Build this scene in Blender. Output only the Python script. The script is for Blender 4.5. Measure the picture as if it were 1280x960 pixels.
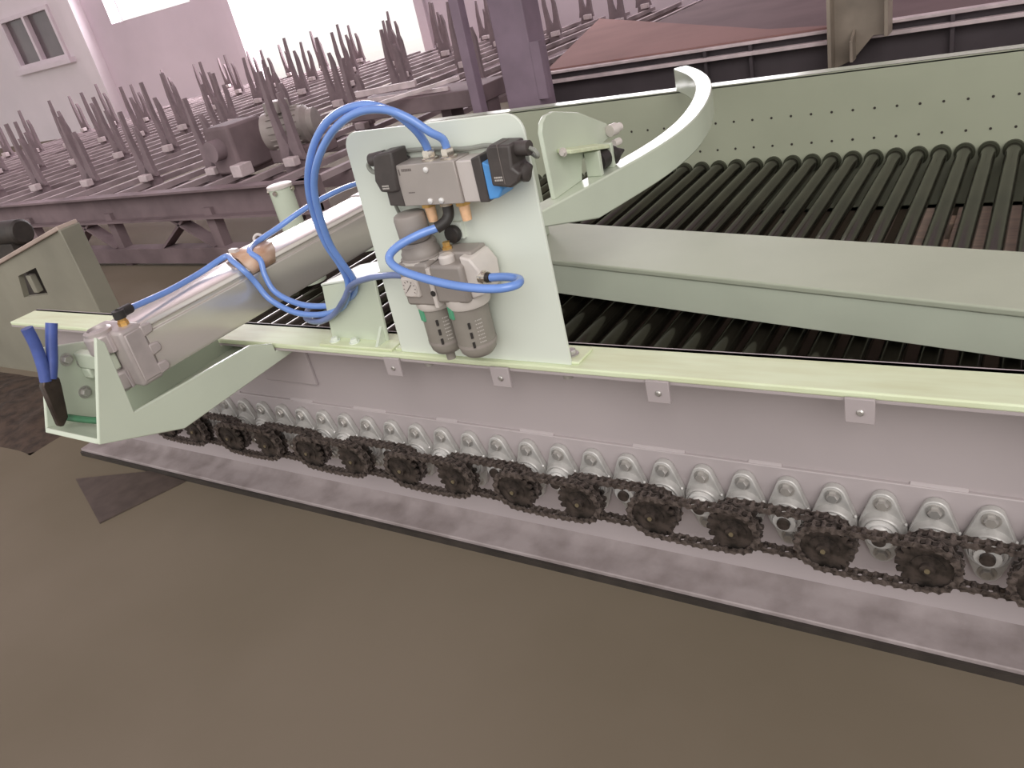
import bpy, bmesh, math, random
from mathutils import Vector, Matrix
random.seed(7)
for o in list(bpy.data.objects):
    bpy.data.objects.remove(o, do_unlink=True)
scene = bpy.context.scene
COL = scene.collection

# ------------------------------------------------------------------ camera
EYE = Vector((0, 0, 0.975))
right = Vector((0.83595395, 0.50648242, -0.21132099))
down = Vector((0.08313712, -0.49748937, -0.86347701))
fwd = Vector((-0.54246587, 0.70425839, -0.45798569))
cam_d = bpy.data.cameras.new('camera')
cam_d.sensor_fit = 'HORIZONTAL'; cam_d.sensor_width = 36.0
cam_d.lens = 36.0 * 988.67 / 1280.0
cam_d.clip_start = 0.02; cam_d.clip_end = 200
cam = bpy.data.objects.new('camera', cam_d); COL.objects.link(cam)
m3 = Matrix((right, -down, -fwd)).transposed()
cam.matrix_world = Matrix.Translation(EYE) @ m3.to_4x4()
scene.camera = cam

# ------------------------------------------------------------------ world, light, exposure
w = bpy.data.worlds.new('world'); scene.world = w; w.use_nodes = True
bg = w.node_tree.nodes['Background']
bg.inputs[0].default_value = (1.0, 0.975, 0.955, 1); bg.inputs[1].default_value = 1.1
sd = bpy.data.lights.new('soft_daylight', 'SUN'); sd.energy = 1.5; sd.angle = math.radians(40); sd.color = (1, .97, .93)
so = bpy.data.objects.new('soft_daylight', sd); COL.objects.link(so)
so.rotation_euler = Vector((-.42, .52, -.5)).to_track_quat('-Z', 'Y').to_euler()
def area(name, loc, rot, sx, sy, power, col=(1, 1, 1)):
    d = bpy.data.lights.new(name, 'AREA'); d.shape = 'RECTANGLE'; d.size = sx; d.size_y = sy
    d.energy = power; d.color = col
    o = bpy.data.objects.new(name, d); COL.objects.link(o); o.location = loc; o.rotation_euler = rot
    return o
# daylight standing in the doorway and the window band of the back wall
area('doorway_daylight', (-7.7, 8.22, 2.3), (math.radians(-90), 0, 0), 2.95, 4.6, 430, (1, .96, 1))
area('side_window_daylight', (-10.95, 8.18, 3.03), (math.radians(-90), 0, 0), 1.9, 3.12, 330, (1, .96, 1))
area('high_window_daylight', (-3.75, 8.02, 1.85), (math.radians(-90), 0, 0), 3.4, .95, 85, (1, .98, 1))
vs = scene.view_settings
vs.view_transform = 'Standard'; vs.look = 'None'; vs.gamma = 1.0; vs.exposure = 0.0
vs.use_curve_mapping = False

# ------------------------------------------------------------------ materials
MATS = {}
def srgb(c):
    return tuple(((x/255)/12.92 if x/255 <= .04045 else ((x/255+.055)/1.055)**2.4) for x in c)
def mat(name, rgb, rough=.5, metal=0.0, var=.10, scale=6.0, bump=0.0, bscale=60.0, spec=.5, rgb2=None, alpha=None, coat=0.0, stretch=None):
    m = bpy.data.materials.new(name); m.use_nodes = True
    nt = m.node_tree; N = nt.nodes; L = nt.links
    b = N['Principled BSDF']
    c = srgb(rgb)
    tc = N.new('ShaderNodeTexCoord'); mp = N.new('ShaderNodeMapping'); L.new(tc.outputs['Object'], mp.inputs[0])
    if stretch: mp.inputs['Scale'].default_value = stretch
    nz = N.new('ShaderNodeTexNoise'); nz.inputs['Scale'].default_value = scale; nz.inputs['Detail'].default_value = 5
    L.new(mp.outputs[0], nz.inputs['Vector'])
    rp = N.new('ShaderNodeValToRGB')
    c2 = srgb(rgb2) if rgb2 else tuple(x*(1-var*1.6) for x in c)
    c1 = c if rgb2 else tuple(min(1, x*(1+var)) for x in c)
    rp.color_ramp.elements[0].position = .32; rp.color_ramp.elements[0].color = (*c2, 1)
    rp.color_ramp.elements[1].position = .62; rp.color_ramp.elements[1].color = (*c1, 1)
    L.new(nz.outputs['Fac'], rp.inputs[0]); L.new(rp.outputs[0], b.inputs['Base Color'])
    b.inputs['Roughness'].default_value = rough; b.inputs['Metallic'].default_value = metal
    b.inputs['Specular IOR Level'].default_value = spec
    if coat: b.inputs['Coat Weight'].default_value = coat; b.inputs['Coat Roughness'].default_value = .2
    if bump:
        n2 = N.new('ShaderNodeTexNoise'); n2.inputs['Scale'].default_value = bscale; n2.inputs['Detail'].default_value = 4
        L.new(mp.outputs[0], n2.inputs['Vector'])
        bp = N.new('ShaderNodeBump'); bp.inputs['Strength'].default_value = bump; bp.inputs['Distance'].default_value = .004
        L.new(n2.outputs['Fac'], bp.inputs['Height']); L.new(bp.outputs[0], b.inputs['Normal'])
    if alpha: b.inputs['Transmission Weight'].default_value = alpha
    MATS[name] = m
    return m
G = mat('green_paint', (196, 204, 186), .22, var=.03, scale=5)
GP = mat('green_plate_paint', (217, 223, 212), .42, var=.015, scale=4)
GY = mat('green_worn_paint', (214, 223, 190), .5, var=.06, scale=14, rgb2=(204, 210, 174), stretch=(.6, 4, 4))
GW = mat('grey_web_paint', (170, 160, 161), .5, var=.04, scale=3, bump=.05, bscale=30)
GB = mat('lower_flange_paint', (156, 145, 145), .6, var=.16, scale=16, rgb2=(128, 117, 116), bump=.15, bscale=50)
WALLIN = mat('far_panel_paint', (167, 171, 150), .4, var=.03, scale=4)
CAST = mat('cast_bearing_grey', (186, 183, 180), .4, .25, var=.10, scale=40, bump=.1, bscale=160)
BOLT = mat('zinc_bolt', (182, 178, 174), .28, .6, var=.10, scale=60)
STEEL = mat('bright_steel', (232, 230, 228), .25, .3, var=.08, scale=50)
ROLL = mat('dark_roller_steel', (70, 66, 56), .17, .7, var=.25, scale=9, rgb2=(44, 41, 35), stretch=(1, .5, 1))
COLLAR = mat('dark_collar', (70, 72, 58), .4, .3, var=.15, scale=30)
CHAIN = mat('oiled_chain', (116, 105, 100), .28, .45, var=.3, scale=120, rgb2=(56, 49, 46))
SPROCK = mat('oily_sprocket', (88, 78, 73), .45, .5, var=.25, scale=60, rgb2=(40, 36, 33))
ALU = mat('anodised_aluminium', (214, 208, 201), .24, .55, var=.05, scale=10, stretch=(1, .2, 1))
ALUD = mat('cast_aluminium', (178, 168, 166), .45, .3, var=.06, scale=30, bump=.05, bscale=120)
VALVE = mat('valve_aluminium', (174, 166, 161), .42, .35, var=.04, scale=18)
VALVEL = mat('valve_aluminium_light', (204, 196, 192), .42, .3, var=.03, scale=18)
BLACK = mat('black_plastic', (70, 64, 62), .45, 0, var=.1, scale=40)
BLACK2 = mat('black_rubber', (42, 38, 36), .55, 0, var=.1, scale=40)
BLUE = mat('blue_solenoid', (84, 150, 215), .4, 0, var=.05, scale=30)
HOSE = mat('blue_polyurethane_hose', (112, 148, 216), .25, 0, var=.05, scale=20, coat=.4)
HOSED = mat('dusty_blue_hose', (112, 126, 168), .35, 0, var=.12, scale=20)
CABLE = mat('grey_cable', (140, 142, 134), .5, 0, var=.05, scale=30)
BRASS = mat('sintered_bronze', (236, 192, 152), .6, .25, var=.12, scale=60, bump=.2, bscale=300)
BRASS2 = mat('brass', (222, 180, 110), .3, .8, var=.1, scale=50)
NICKEL = mat('nickel', (200, 192, 180), .2, .9, var=.08, scale=50)
FRL = mat('grey_resin', (146, 138, 132), .45, 0, var=.04, scale=20)
FRLL = mat('light_grey_resin', (204, 196, 190), .45, 0, var=.04, scale=20)
FRLG = mat('bowl_guard_grey', (140, 134, 126), .45, 0, var=.05, scale=20)
CLIP = mat('green_clip', (86, 160, 124), .45, 0, var=.05, scale=30)
DIAL = mat('gauge_dial', (206, 198, 192), .3, 0, var=.03, scale=20)
PRINT = mat('dark_print', (112, 104, 100), .6, 0, var=.02)
PRINTW = mat('white_print', (186, 180, 174), .6, 0, var=.02)
TAPE = mat('brown_tape', (190, 150, 122), .4, 0, var=.12, scale=30, rgb2=(206, 178, 156))
PLIERB = mat('blue_grip', (66, 84, 150), .45, 0, var=.12, scale=30)
PLIERS = mat('plier_steel', (70, 60, 54), .4, .6, var=.2, scale=40)
DKGREEN = mat('dark_green_plastic', (60, 110, 78), .5, 0, var=.1, scale=30)
FLOOR = mat('floor_screed', (119, 108, 94), .8, 0, var=.08, scale=1.0, rgb2=(105, 95, 79), bump=.04, bscale=20, spec=.25)
PATCHD = mat('floor_patch_dark', (82, 70, 64), .6, .2, var=.15, scale=20)
BGS = mat('hazed_steel', (132, 116, 120), .8, 0, var=.12, scale=8, spec=.15)  # purple-grey of the background haze mixed into the steel colour
BGD = mat('hazed_dark_steel', (122, 106, 109), .8, 0, var=.15, scale=5, spec=.15)  # darker steel, same haze tint in its colour
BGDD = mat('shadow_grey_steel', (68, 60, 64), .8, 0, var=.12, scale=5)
G2 = mat('matt_green_paint', (174, 180, 161), .55, var=.03, scale=5)
DECKB = mat('hazed_deck_steel', (166, 150, 153), .7, 0, var=.2, scale=5, spec=.12, rgb2=(128, 113, 116))  # deck bars, haze tint included in both tones
BGL = mat('worn_bright_steel', (200, 184, 186), .6, .1, var=.12, scale=14)
COLM = mat('hazed_column', (128, 110, 124), .6, 0, var=.12, scale=5)  # column colour carries the same purple haze
COLR = mat('column_dusty', (140, 128, 116), .55, 0, var=.15, scale=6)
BROWN = mat('brown_sheet_steel', (140, 108, 104), .9, 0, var=.06, scale=2.5, spec=.08)
BROWN2 = mat('dull_brown_sheet', (112, 94, 96), .9, 0, var=.10, scale=2, spec=.08)
GBOX = mat('grey_green_steel', (134, 130, 116), .6, 0, var=.12, scale=3)
GBOXE = mat('pinkish_edge', (166, 148, 138), .5, 0, var=.1, scale=6)
DARK = mat('dark_grease_and_shade', (52, 46, 42), .6, 0, var=.2, scale=20)  # also colours the contact shadow strip under the channel
WHITEW = mat('white_wall_paint', (232, 223, 227), .8, 0, var=.03, scale=1)
GREYW = mat('hazed_wall_grey', (218, 203, 212), .8, 0, var=.05, scale=.8)  # wall grey lifted in colour to stand for distant haze
FRAMEW = mat('white_window_frame', (224, 212, 218), .5, 0, var=.03, scale=4)
GLASS = mat('dark_window_glass', (96, 86, 90), .25, 0, var=.06, scale=1.5, rgb2=(112, 102, 104))
WOOD = mat('pale_board', (236, 214, 194), .7, 0, var=.10, scale=10, stretch=(1, 6, 1))
MOTOR = mat('motor_grey', (150, 140, 136), .55, .1, var=.1, scale=12)
YARD = mat('white_concrete', (236, 234, 230), .9, 0, var=.02, scale=1)
BRONZED = mat('dull_bronze', (128, 116, 92), .5, .4, var=.1, scale=60)
DEBRIS = mat('brown_debris', (66, 52, 43), .9, 0, var=.3, scale=30, bump=.6, bscale=40)

# ------------------------------------------------------------------ mesh helpers
class MB:
    def __init__(s): s.v = []; s.f = []
    def add(s, vs, fs):
        o = len(s.v); s.v += [tuple(p) for p in vs]; s.f += [tuple(i+o for i in f) for f in fs]; return s
    def box(s, x0, x1, y0, y1, z0, z1):
        return s.add([(x0,y0,z0),(x1,y0,z0),(x1,y1,z0),(x0,y1,z0),(x0,y0,z1),(x1,y0,z1),(x1,y1,z1),(x0,y1,z1)],
            [(0,3,2,1),(4,5,6,7),(0,1,5,4),(1,2,6,5),(2,3,7,6),(3,0,4,7)])
    def bar(s, a, b, wx, wz, up=(0,0,1)):
        a = Vector(a); b = Vector(b); d = (b-a).normalized(); u = Vector(up)
        sd = d.cross(u)
        if sd.length < 1e-4: sd = d.cross(Vector((1,0,0)))
        sd.normalize(); u = sd.cross(d).normalized()
        vs = []
        for p in (a, b):
            for i, j in ((-1,-1),(1,-1),(1,1),(-1,1)): vs.append(p + sd*(i*wx/2) + u*(j*wz/2))
        return s.add(vs, [(0,1,2,3),(7,6,5,4),(0,4,5,1),(1,5,6,2),(2,6,7,3),(3,7,4,0)])
    def prism(s, poly, axis, a0, a1):
        n = len(poly)
        def P(p, a):
            return {'x': (a, p[0], p[1]), 'y': (p[0], a, p[1]), 'z': (p[0], p[1], a)}[axis]
        vs = [P(p, a0) for p in poly] + [P(p, a1) for p in poly]
        fs = [tuple(range(n)), tuple(range(2*n-1, n-1, -1))] + [(i, i+n, (i+1) % n+n, (i+1) % n) for i in range(n)]
        return s.add(vs, fs)
    def lathe(s, prof, o, d, n=20):
        o = Vector(o); d = Vector(d).normalized()
        u = d.cross(Vector((0,0,1)))
        if u.length < 1e-3: u = Vector((1,0,0))
        u.normalize(); v = d.cross(u)
        vs = []; fs = []
        for r, h in prof:
            for k in range(n):
                a = 2*math.pi*k/n; vs.append(o + d*h + (u*math.cos(a)+v*math.sin(a))*r)
        for i in range(len(prof)-1):
            for k in range(n):
                k2 = (k+1) % n; fs.append((i*n+k, i*n+k2, (i+1)*n+k2, (i+1)*n+k))
        fs.append(tuple(range(n-1, -1, -1))); fs.append(tuple((len(prof)-1)*n+k for k in range(n)))
        return s.add(vs, fs)
    def cyl(s, a, b, r, r2=None, n=16):
        a = Vector(a); b = Vector(b); L = (b-a).length
        return s.lathe([(r, 0), (r if r2 is None else r2, L)], a, b-a, n)
    def tube(s, pts, r, n=10, sub=6):
        P = [Vector(p) for p in pts]
        Q = []
        for i in range(len(P)-1):
            p0 = P[max(i-1,0)]; p1 = P[i]; p2 = P[i+1]; p3 = P[min(i+2,len(P)-1)]
            for k in range(sub):
                t = k/sub
                Q.append(0.5*((2*p1)+(p2-p0)*t+(2*p0-5*p1+4*p2-p3)*t*t+(3*p1-p0-3*p2+p3)*t**3))
        Q.append(P[-1])
        d = (Q[1]-Q[0]).normalized(); u = d.orthogonal().normalized()
        vs = []; fs = []
        for i, q in enumerate(Q):
            d = (Q[min(i+1,len(Q)-1)]-Q[max(i-1,0)]).normalized()
            u = (u - d*u.dot(d)).normalized(); v = d.cross(u)
            for k in range(n):
                a = 2*math.pi*k/n; vs.append(q+(u*math.cos(a)+v*math.sin(a))*r)
        for i in range(len(Q)-1):
            for k in range(n):
                k2 = (k+1) % n; fs.append((i*n+k, i*n+k2, (i+1)*n+k2, (i+1)*n+k))
        fs.append(tuple(range(n-1,-1,-1))); fs.append(tuple((len(Q)-1)*n+k for k in range(n)))
        return s.add(vs, fs)
    def hexbolt(s, c, d, r=.0095, h=.007, wr=.0125):
        c = Vector(c); d = Vector(d).normalized()
        s.lathe([(wr, 0), (wr, .002)], c, d, 14)
        return s.lathe([(r, .002), (r, h*.8), (r*.85, h)], c, d, 6)

WL = {}
def link(o, parent=None):
    COL.objects.link(o)
    if parent: o.parent = parent
def build(mb, name, m, parent=None, bevel=0.0, smooth=True, seg=2):
    base = Vector(WL.get(parent.name, (0,0,0))) if parent else Vector((0,0,0))
    me = bpy.data.meshes.new(name)
    me.from_pydata([tuple(Vector(p)-base) for p in mb.v], [], mb.f)
    bm = bmesh.new(); bm.from_mesh(me); bmesh.ops.recalc_face_normals(bm, faces=bm.faces); bm.to_mesh(me); bm.free()
    if smooth:
        me.shade_smooth(); me.set_sharp_from_angle(angle=math.radians(38))
    me.materials.append(m)
    o = bpy.data.objects.new(name, me); link(o, parent)
    WL[o.name] = tuple(base)
    if bevel:
        bv = o.modifiers.new('bevel', 'BEVEL'); bv.width = bevel; bv.segments = seg; bv.limit_method = 'ANGLE'; bv.angle_limit = math.radians(40)
    return o
def tag(o, label, cat, group=None):
    o['label'] = label; o['category'] = cat
    if group: o['group'] = group
    return o
def thing(name, loc, label, cat, group=None):
    o = bpy.data.objects.new(name, None); COL.objects.link(o); o.location = loc; o.empty_display_size = .1
    WL[o.name] = tuple(loc)
    return tag(o, label, cat, group)
def struct(mb, name, m, parent=None, **k):
    o = build(mb, name, m, parent, **k)
    if not parent: o['kind'] = 'structure'
    return o
def copy_at(src, dx, parent=None):
    """copy of a part and its sub-parts, shifted by dx (a vector)"""
    c = src.copy(); COL.objects.link(c); c.parent = parent or src.parent
    c.location = Vector(src.location)+Vector(dx)
    for ch in src.children:
        g = ch.copy(); COL.objects.link(g); g.parent = c
    return c

# ------------------------------------------------------------------ setting: floor and back wall
struct(MB().box(-24, 8, -3, 8.2, -.05, 0), 'floor', FLOOR, smooth=False)
struct(MB().box(-24, 8, 8.2, 40, -.06, -.01), 'floor_yard', YARD, smooth=False)
wl = MB()
# wall with window hole, high opening and doorway
WX0, WX1, WZ0, WZ1 = -14.85, -13.3, 1.19, 1.98
wl.box(-22, WX0, 8, 8.2, 0, 5.2); wl.box(WX1, -12.75, 8, 8.2, 0, 5.2); wl.box(WX0, WX1, 8, 8.2, 0, WZ0); wl.box(WX0, WX1, 8, 8.2, WZ1, 5.2)
wall = struct(wl, 'wall_back', WHITEW, smooth=False)
w2 = MB()
w2.box(-12.45, -11.9, 8, 8.2, 0, 5.2); w2.box(-11.9, -10.0, 8, 8.2, 0, 1.47); w2.box(-11.9, -10.0, 8, 8.2, 4.6, 5.2)
w2.box(-10.0, -9.25, 8, 8.2, 0, 5.2); w2.box(-9.25, -6.15, 8, 8.2, 4.6, 5.2); w2.box(-6.15, 6, 8, 8.2, 0, 1.35); w2.box(-6.15, 6, 8, 8.2, 2.35, 5.2)
w2.box(-6.15, -5.45, 8, 8.2, 1.35, 2.35); w2.box(-2.05, 6, 8, 8.2, 1.35, 2.35)
struct(w2, 'wall_right', GREYW, smooth=False)
struct(MB().box(-12.75, -12.45, 7.82, 8.2, 0, 5.2), 'trim_1', WHITEW, smooth=False)
struct(MB().box(-9.33, -9.2, 7.95, 8.22, 0, 4.6).box(-6.2, -6.07, 7.95, 8.22, 0, 4.6), 'trim_2', GREYW, smooth=False)
struct(MB().box(-24, 8, -1.0, 8.2, 5.2, 5.3), 'ceiling_shade', GREYW, smooth=False)  # unseen roof slab added to shade the hall, open at the front
wf = bpy.data.objects.new('window_1', None); COL.objects.link(wf); wf.location = (-14.075, 8, 1.19); wf['kind'] = 'structure'; WL['window_1'] = (-14.075, 8, 1.19)
fr = MB()
for a in ((WX0, WX0+.07, WZ0, WZ1), (WX1-.07, WX1, WZ0, WZ1), (WX0+.07, WX1-.07, WZ0, WZ0+.06), (WX0+.07, WX1-.07, WZ1-.06, WZ1), (-14.13, -14.06, WZ0+.06, WZ1-.06)):
    fr.box(a[0], a[1], 7.96, 8.08, a[2], a[3])
build(fr, 'window_frame', FRAMEW, wf, smooth=False)
build(MB().box(WX0, -14.1, 8.04, 8.06, WZ0, WZ1), 'pane', GLASS, wf, smooth=False)
build(MB().box(-14.09, WX1, 8.04, 8.06, WZ0, WZ1), 'pane', GLASS, wf, smooth=False)
build(MB().box(WX0-.1, WX1+.1, 7.9, 7.999, WZ0-.08, WZ0-.001), 'window_sill', FRAMEW, wf, smooth=False)

# ------------------------------------------------------------------ roller conveyor
PITCH = .0647; X0 = -.0219; ZA = .1785
XL, XR = -2.29, .60
conv = thing('roller_conveyor', (-.9, 1.88, 0), 'low pale green roller conveyor with dark rollers, chain drive and grey channel side', 'conveyor')
nc = build(MB().box(XL, XR, .965, .975, .013, .432), 'side_channel_web', GW, conv)
build(MB().box(XL, XR, .894, .975, .422, .432), 'top_flange', GY, conv, bevel=.0025)
# rolled toe of the flange
build(MB().box(XL, XR, .8935, .899, .4185, .4225), 'flange_lip', GW, conv)
build(MB().prism([(.894,.012),(.968,.012),(.968,.036),(.955,.025),(.94,.0225),(.894,.021)], 'x', XL, XR), 'bottom_flange', GB, conv, bevel=.002)
# bearing strip in lengths with little end steps
build(MB().box(XL+.05, XR, .959, .966, .09, .2515), 'bearing_strip', GW, conv, bevel=.0015)
x = XL+.12; k = 0
while x < XR-.1:
    build(MB().prism([(.9605,.2505),(.966,.2505),(.966,.2555),(.963,.254)], 'x', x, x+.05+.02*(k % 3)), 'weld_bead', GW, conv, bevel=.001)
    x += .19+.03*(k % 2); k += 1
build(MB().box(XL, XR, .8885, .955, 0, .0125), 'base_shadow_strip', DARK, conv)  # dark strip added as the contact shadow under the channel
# hanging tabs with hole bolts
def tab(x):
    t = build(MB().box(x-.0175, x+.0175, .887, .892, .3905, .426), 'cover_tab', GW, conv, bevel=.001)
    build(MB().lathe([(.0048,0),(.0048,.0015),(.003,.003)], (x+.001, .887, .407), (0,-1,0), 10), 'tab_screw', BOLT, t)
    return t
for x in (-.931, -.703, -.434, -.168, .095, .35): tab(x)
for x in (-.862, -.588):
    build(MB().lathe([(.0115,0),(.0115,.004),(.0085,.004),(.0085,.013)], (x, .906, .422), (0,0,-1), 14), 'flange_nut', BOLT, conv)
# far side panel
fp = build(MB().box(XL, XR, 2.79, 2.80, .004, .463), 'far_side_panel', WALLIN, conv)
build(MB().box(XL, XR, 2.79, 2.86, .453, .463), 'far_top_flange', G, conv, bevel=.003)
build(MB().box(XL, XR, 2.79, 2.86, .004, .014), 'far_bottom_flange', G, conv)
hole = build(MB().cyl((-.0866, 2.791, .244), (-.0866, 2.7888, .244), .0042, n=8), 'rivet_hole', DARK, fp)
for i in range(-9, 35):
    for dz in (0, .094):
        if (i, dz) != (1, 0): copy_at(hole, (-PITCH*(i-1)+dz*.02, 0, dz), fp)
# end plate closing the left end
build(MB().box(XL, XL+.01, .975, 2.79, .05, .16), 'end_crossbar', G, conv)
# rollers
rl = build(MB().lathe([(.012,-.01),(.012,.0),(.022,.004),(.022,1.806),(.012,1.812)], (X0, .978, ZA), (0,1,0), 20), 'roller', ROLL, conv)
build(MB().lathe([(.0295,0),(.0295,.012),(.0235,.012)], (X0, 2.79, ZA), (0,-1,0), 20), 'collar', COLLAR, rl)
NR = range(-9, 35)
for i in NR:
    if i: copy_at(rl, (-PITCH*i, 0, 0))
# two-bolt flange bearings
def hull(r0, r1, h, n=10):
    """outline of centre circle r0 and two end circles r1 at +-h, as (x,z)"""
    a = math.acos((r0-r1)/h); pts = []
    for k in range(n+1):
        t = -a + (2*a)*k/n; pts.append((r1*math.sin(t), h+r1*math.cos(t)))
    for k in range(n+1):
        t = a + (math.pi-2*a)*k/n; pts.append((r0*math.sin(t), r0*math.cos(t)))
    for k in range(n+1):
        t = math.pi-a + (2*a)*k/n; pts.append((r1*math.sin(t), -h+r1*math.cos(t)))
    for k in range(n+1):
        t = math.pi+a + (math.pi-2*a)*k/n; pts.append((r0*math.sin(t), r0*math.cos(t)))
    return pts
HB = .0445
brg = build(MB().prism([(X0+x, ZA+z) for x, z in hull(.0318, .0165, HB)], 'y', .947, .959)
    .lathe([(.0305,0),(.0285,.006),(.0275,.012),(.0245,.014),(.0235,.011)], (X0,.948,ZA), (0,-1,0), 24), 'bearing_unit', CAST, conv, bevel=.0025)
build(MB().lathe([(.0225,0),(.0225,.005),(.0185,.0055),(.0185,.003),(.0165,.003),(.0165,.013),(.0125,.0135)], (X0,.937,ZA), (0,-1,0), 22), 'bearing_insert', STEEL, brg)
build(MB().hexbolt((X0, .947, ZA+HB), (0,-1,0), .0085, .008, .0118), 'bolt', BOLT, brg)
build(MB().hexbolt((X0, .947, ZA-HB), (0,-1,0), .0085, .008, .0118), 'bolt', BOLT, brg)
build(MB().cyl((X0+.026, .949, ZA+.012), (X0+.0305, .944, ZA+.017), .002, n=8), 'grease_nipple', CAST, brg)
build(MB().cyl((X0, .935, ZA), (X0, .918, ZA), .0095, n=14), 'shaft_end', SPROCK, brg)
for i in NR:
    if i: copy_at(brg, (-PITCH*i, 0, 0))
# double sprockets on every second roller
TEETH = 18; CP = .0127; RS = CP/(2*math.sin(math.pi/TEETH))
YF, YR = .888, .906
def sprocket_poly():
    p = []
    for k in range(TEETH):
        for da, r in ((-.42, RS-.0035), (-.2, RS+.0035), (.2, RS+.0035), (.42, RS-.0035)):
            t = 2*math.pi*(k+da)/TEETH; p.append((r*math.cos(t), r*math.sin(t)))
    return p
sp = sprocket_poly()
X1 = X0-PITCH
spr = build(MB().prism([(X1+x, ZA+z) for x, z in sp], 'y', YF-.0028, YF+.0028).prism([(X1+x, ZA+z) for x, z in sp], 'y', YR-.0028, YR+.0028)
    .cyl((X1,.918,ZA), (X1,YF-.004,ZA), .021, n=20), 'double_sprocket', SPROCK, conv)
build(MB().cyl((X1,YF-.003,ZA), (X1,YF-.010,ZA), .0095, n=16), 'shaft_end', SPROCK, spr)
build(MB().cyl((X1,YF-.010,ZA), (X1,YF-.012,ZA), .0035, n=10), 'centre_mark', BRONZED, spr)
for i in NR:
    if i % 2 and i != 1: copy_at(spr, (-PITCH*(i-1), 0, 0))
# chain loops, one per sprocket pair, alternating rows
def chain_mesh(y, sag=.0022):
    D = 2*PITCH; per = 2*D+2*math.pi*RS; n = 38
    xa, xb = X1-D, X1
    def at(s):
        s %= per
        if s < D: return Vector((xa+s, y, ZA+RS-sag*.3*math.sin(math.pi*s/D)))
        s -= D
        if s < math.pi*RS:
            t = s/RS; return Vector((xb+RS*math.sin(t), y, ZA+RS*math.cos(t)))
        s -= math.pi*RS
        if s < D: return Vector((xb-s, y, ZA-RS-sag*math.sin(math.pi*s/D)))
        s -= D
        t = s/RS; return Vector((xa-RS*math.sin(t), y, ZA-RS*math.cos(t)))
    mb = MB()
    for k in range(n):
        a = at(per*k/n); b = at(per*(k+1)/n); d = (b-a).normalized()
        off = .0066 if k % 2 else .0048
        u = Vector((0,1,0)).cross(d)
        for sgn in (-1, 1):
            o = Vector((0, sgn*off, 0)); h = .0060; e = .0046; q = Vector((0, .0007, 0))
            ring = [a-d*e, a-d*e*.3+u*h, a*.5+b*.5+u*h*.62, b+d*e*.3+u*h, b+d*e, b+d*e*.3-u*h, a*.5+b*.5-u*h*.62, a-d*e*.3-u*h]
            vs = [p+o-q for p in ring]+[p+o+q for p in ring]
            mb.add(vs, [tuple(range(8)), tuple(range(15,7,-1))]+[(i, i+8, (i+1) % 8+8, (i+1) % 8) for i in range(8)])
        mb.cyl(a+Vector((0,-.0078,0)), a+Vector((0,.0078,0)), .0021, n=6)
        mb.cyl(a+Vector((0,-.0042,0)), a+Vector((0,.0042,0)), .004, n=8)
    return mb
cf = build(chain_mesh(YF), 'drive_chain', CHAIN, conv)
for i in range(1, 31, 4):
    if i != 1: copy_at(cf, (-PITCH*(i-1), 0, 0))
copy_at(cf, (PITCH*4, 0, 0))
cr = build(chain_mesh(YR), 'drive_chain', CHAIN, conv)
for n_ in (-6, 2, 6, 10, 14, 18, 22, 26, 30):
    copy_at(cr, (-PITCH*n_, 0, 0))
cr.location = Vector(cr.location)+Vector((PITCH*2, 0, 0))     # the first rear loop joins rollers left and right of the first front pair

# pallet seen through the gaps between the rollers
pal = thing('wooden_pallet', (.1, 2.2, 0), 'pale wooden pallet on the floor under the dark rollers', 'pallet')
for k in range(9):
    x = -.30+k*.105
    build(MB().box(x, x+.088, 1.98, 2.43, .108, .128), 'deck_board', WOOD, pal, bevel=.002)
for y in (1.99, 2.17, 2.35):
    build(MB().box(-.30, .628, y, y+.07, .018, .108), 'runner', WOOD, pal, bevel=.002)
    build(MB().box(-.30, .628, y, y+.07, 0, .018), 'foot_board', WOOD, pal)

# ------------------------------------------------------------------ guide arm with curved bar
def arm_y(x): return 1.596 + (-1.01-x)*.2145     # front edge of beam
arm = thing('guide_arm', (-.9, 1.7, .225), 'wide pale green swing arm lying over the rollers, with curved bar and clevis plate', 'guide arm')
bx0, bx1 = -1.70, .60
def arm_prism(y0, y1, z0, z1):
    mb = MB(); v = []
    for x in (bx0, bx1):
        for dy, z in ((y0,z0),(y1,z0),(y1,z1),(y0,z1)): v.append((x, arm_y(x)+dy, z))
    return mb.add(v, [(0,1,2,3),(7,6,5,4),(0,4,5,1),(1,5,6,2),(2,6,7,3),(3,7,4,0)])
build(arm_prism(0, .010, .225, .303), 'front_plate', G, arm, bevel=.0015)
build(arm_prism(-.004, .245, .3035, .318), 'top_plate', G2, arm, bevel=.004, seg=3)
build(arm_prism(.235, .245, .225, .3035), 'rear_plate', G, arm, bevel=.0015)
# pivot post and lever behind the cylinder
build(MB().bar((-1.62, 1.86, .296), (-2.0, 1.68, .296), .09, .02), 'lever', G, arm, bevel=.003)
po = build(MB().lathe([(.047,.0),(.047,.02),(.037,.022),(.037,.318)], (-2.0, 1.68, .21), (0,0,1), 28), 'pivot_post', G, arm)
build(MB().lathe([(.040,0),(.040,.008),(.036,.010)], (-2.0, 1.68, .527), (0,0,1), 28), 'post_cap', FRLL, po)
for k in range(4):
    a = k*math.pi/2+.35
    build(MB().cyl((-2.0+.038*math.cos(a), 1.68+.038*math.sin(a), .518), (-2.0+.045*math.cos(a), 1.68+.045*math.sin(a), .518), .007, n=10), 'cap_screw', NICKEL, po)
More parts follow.
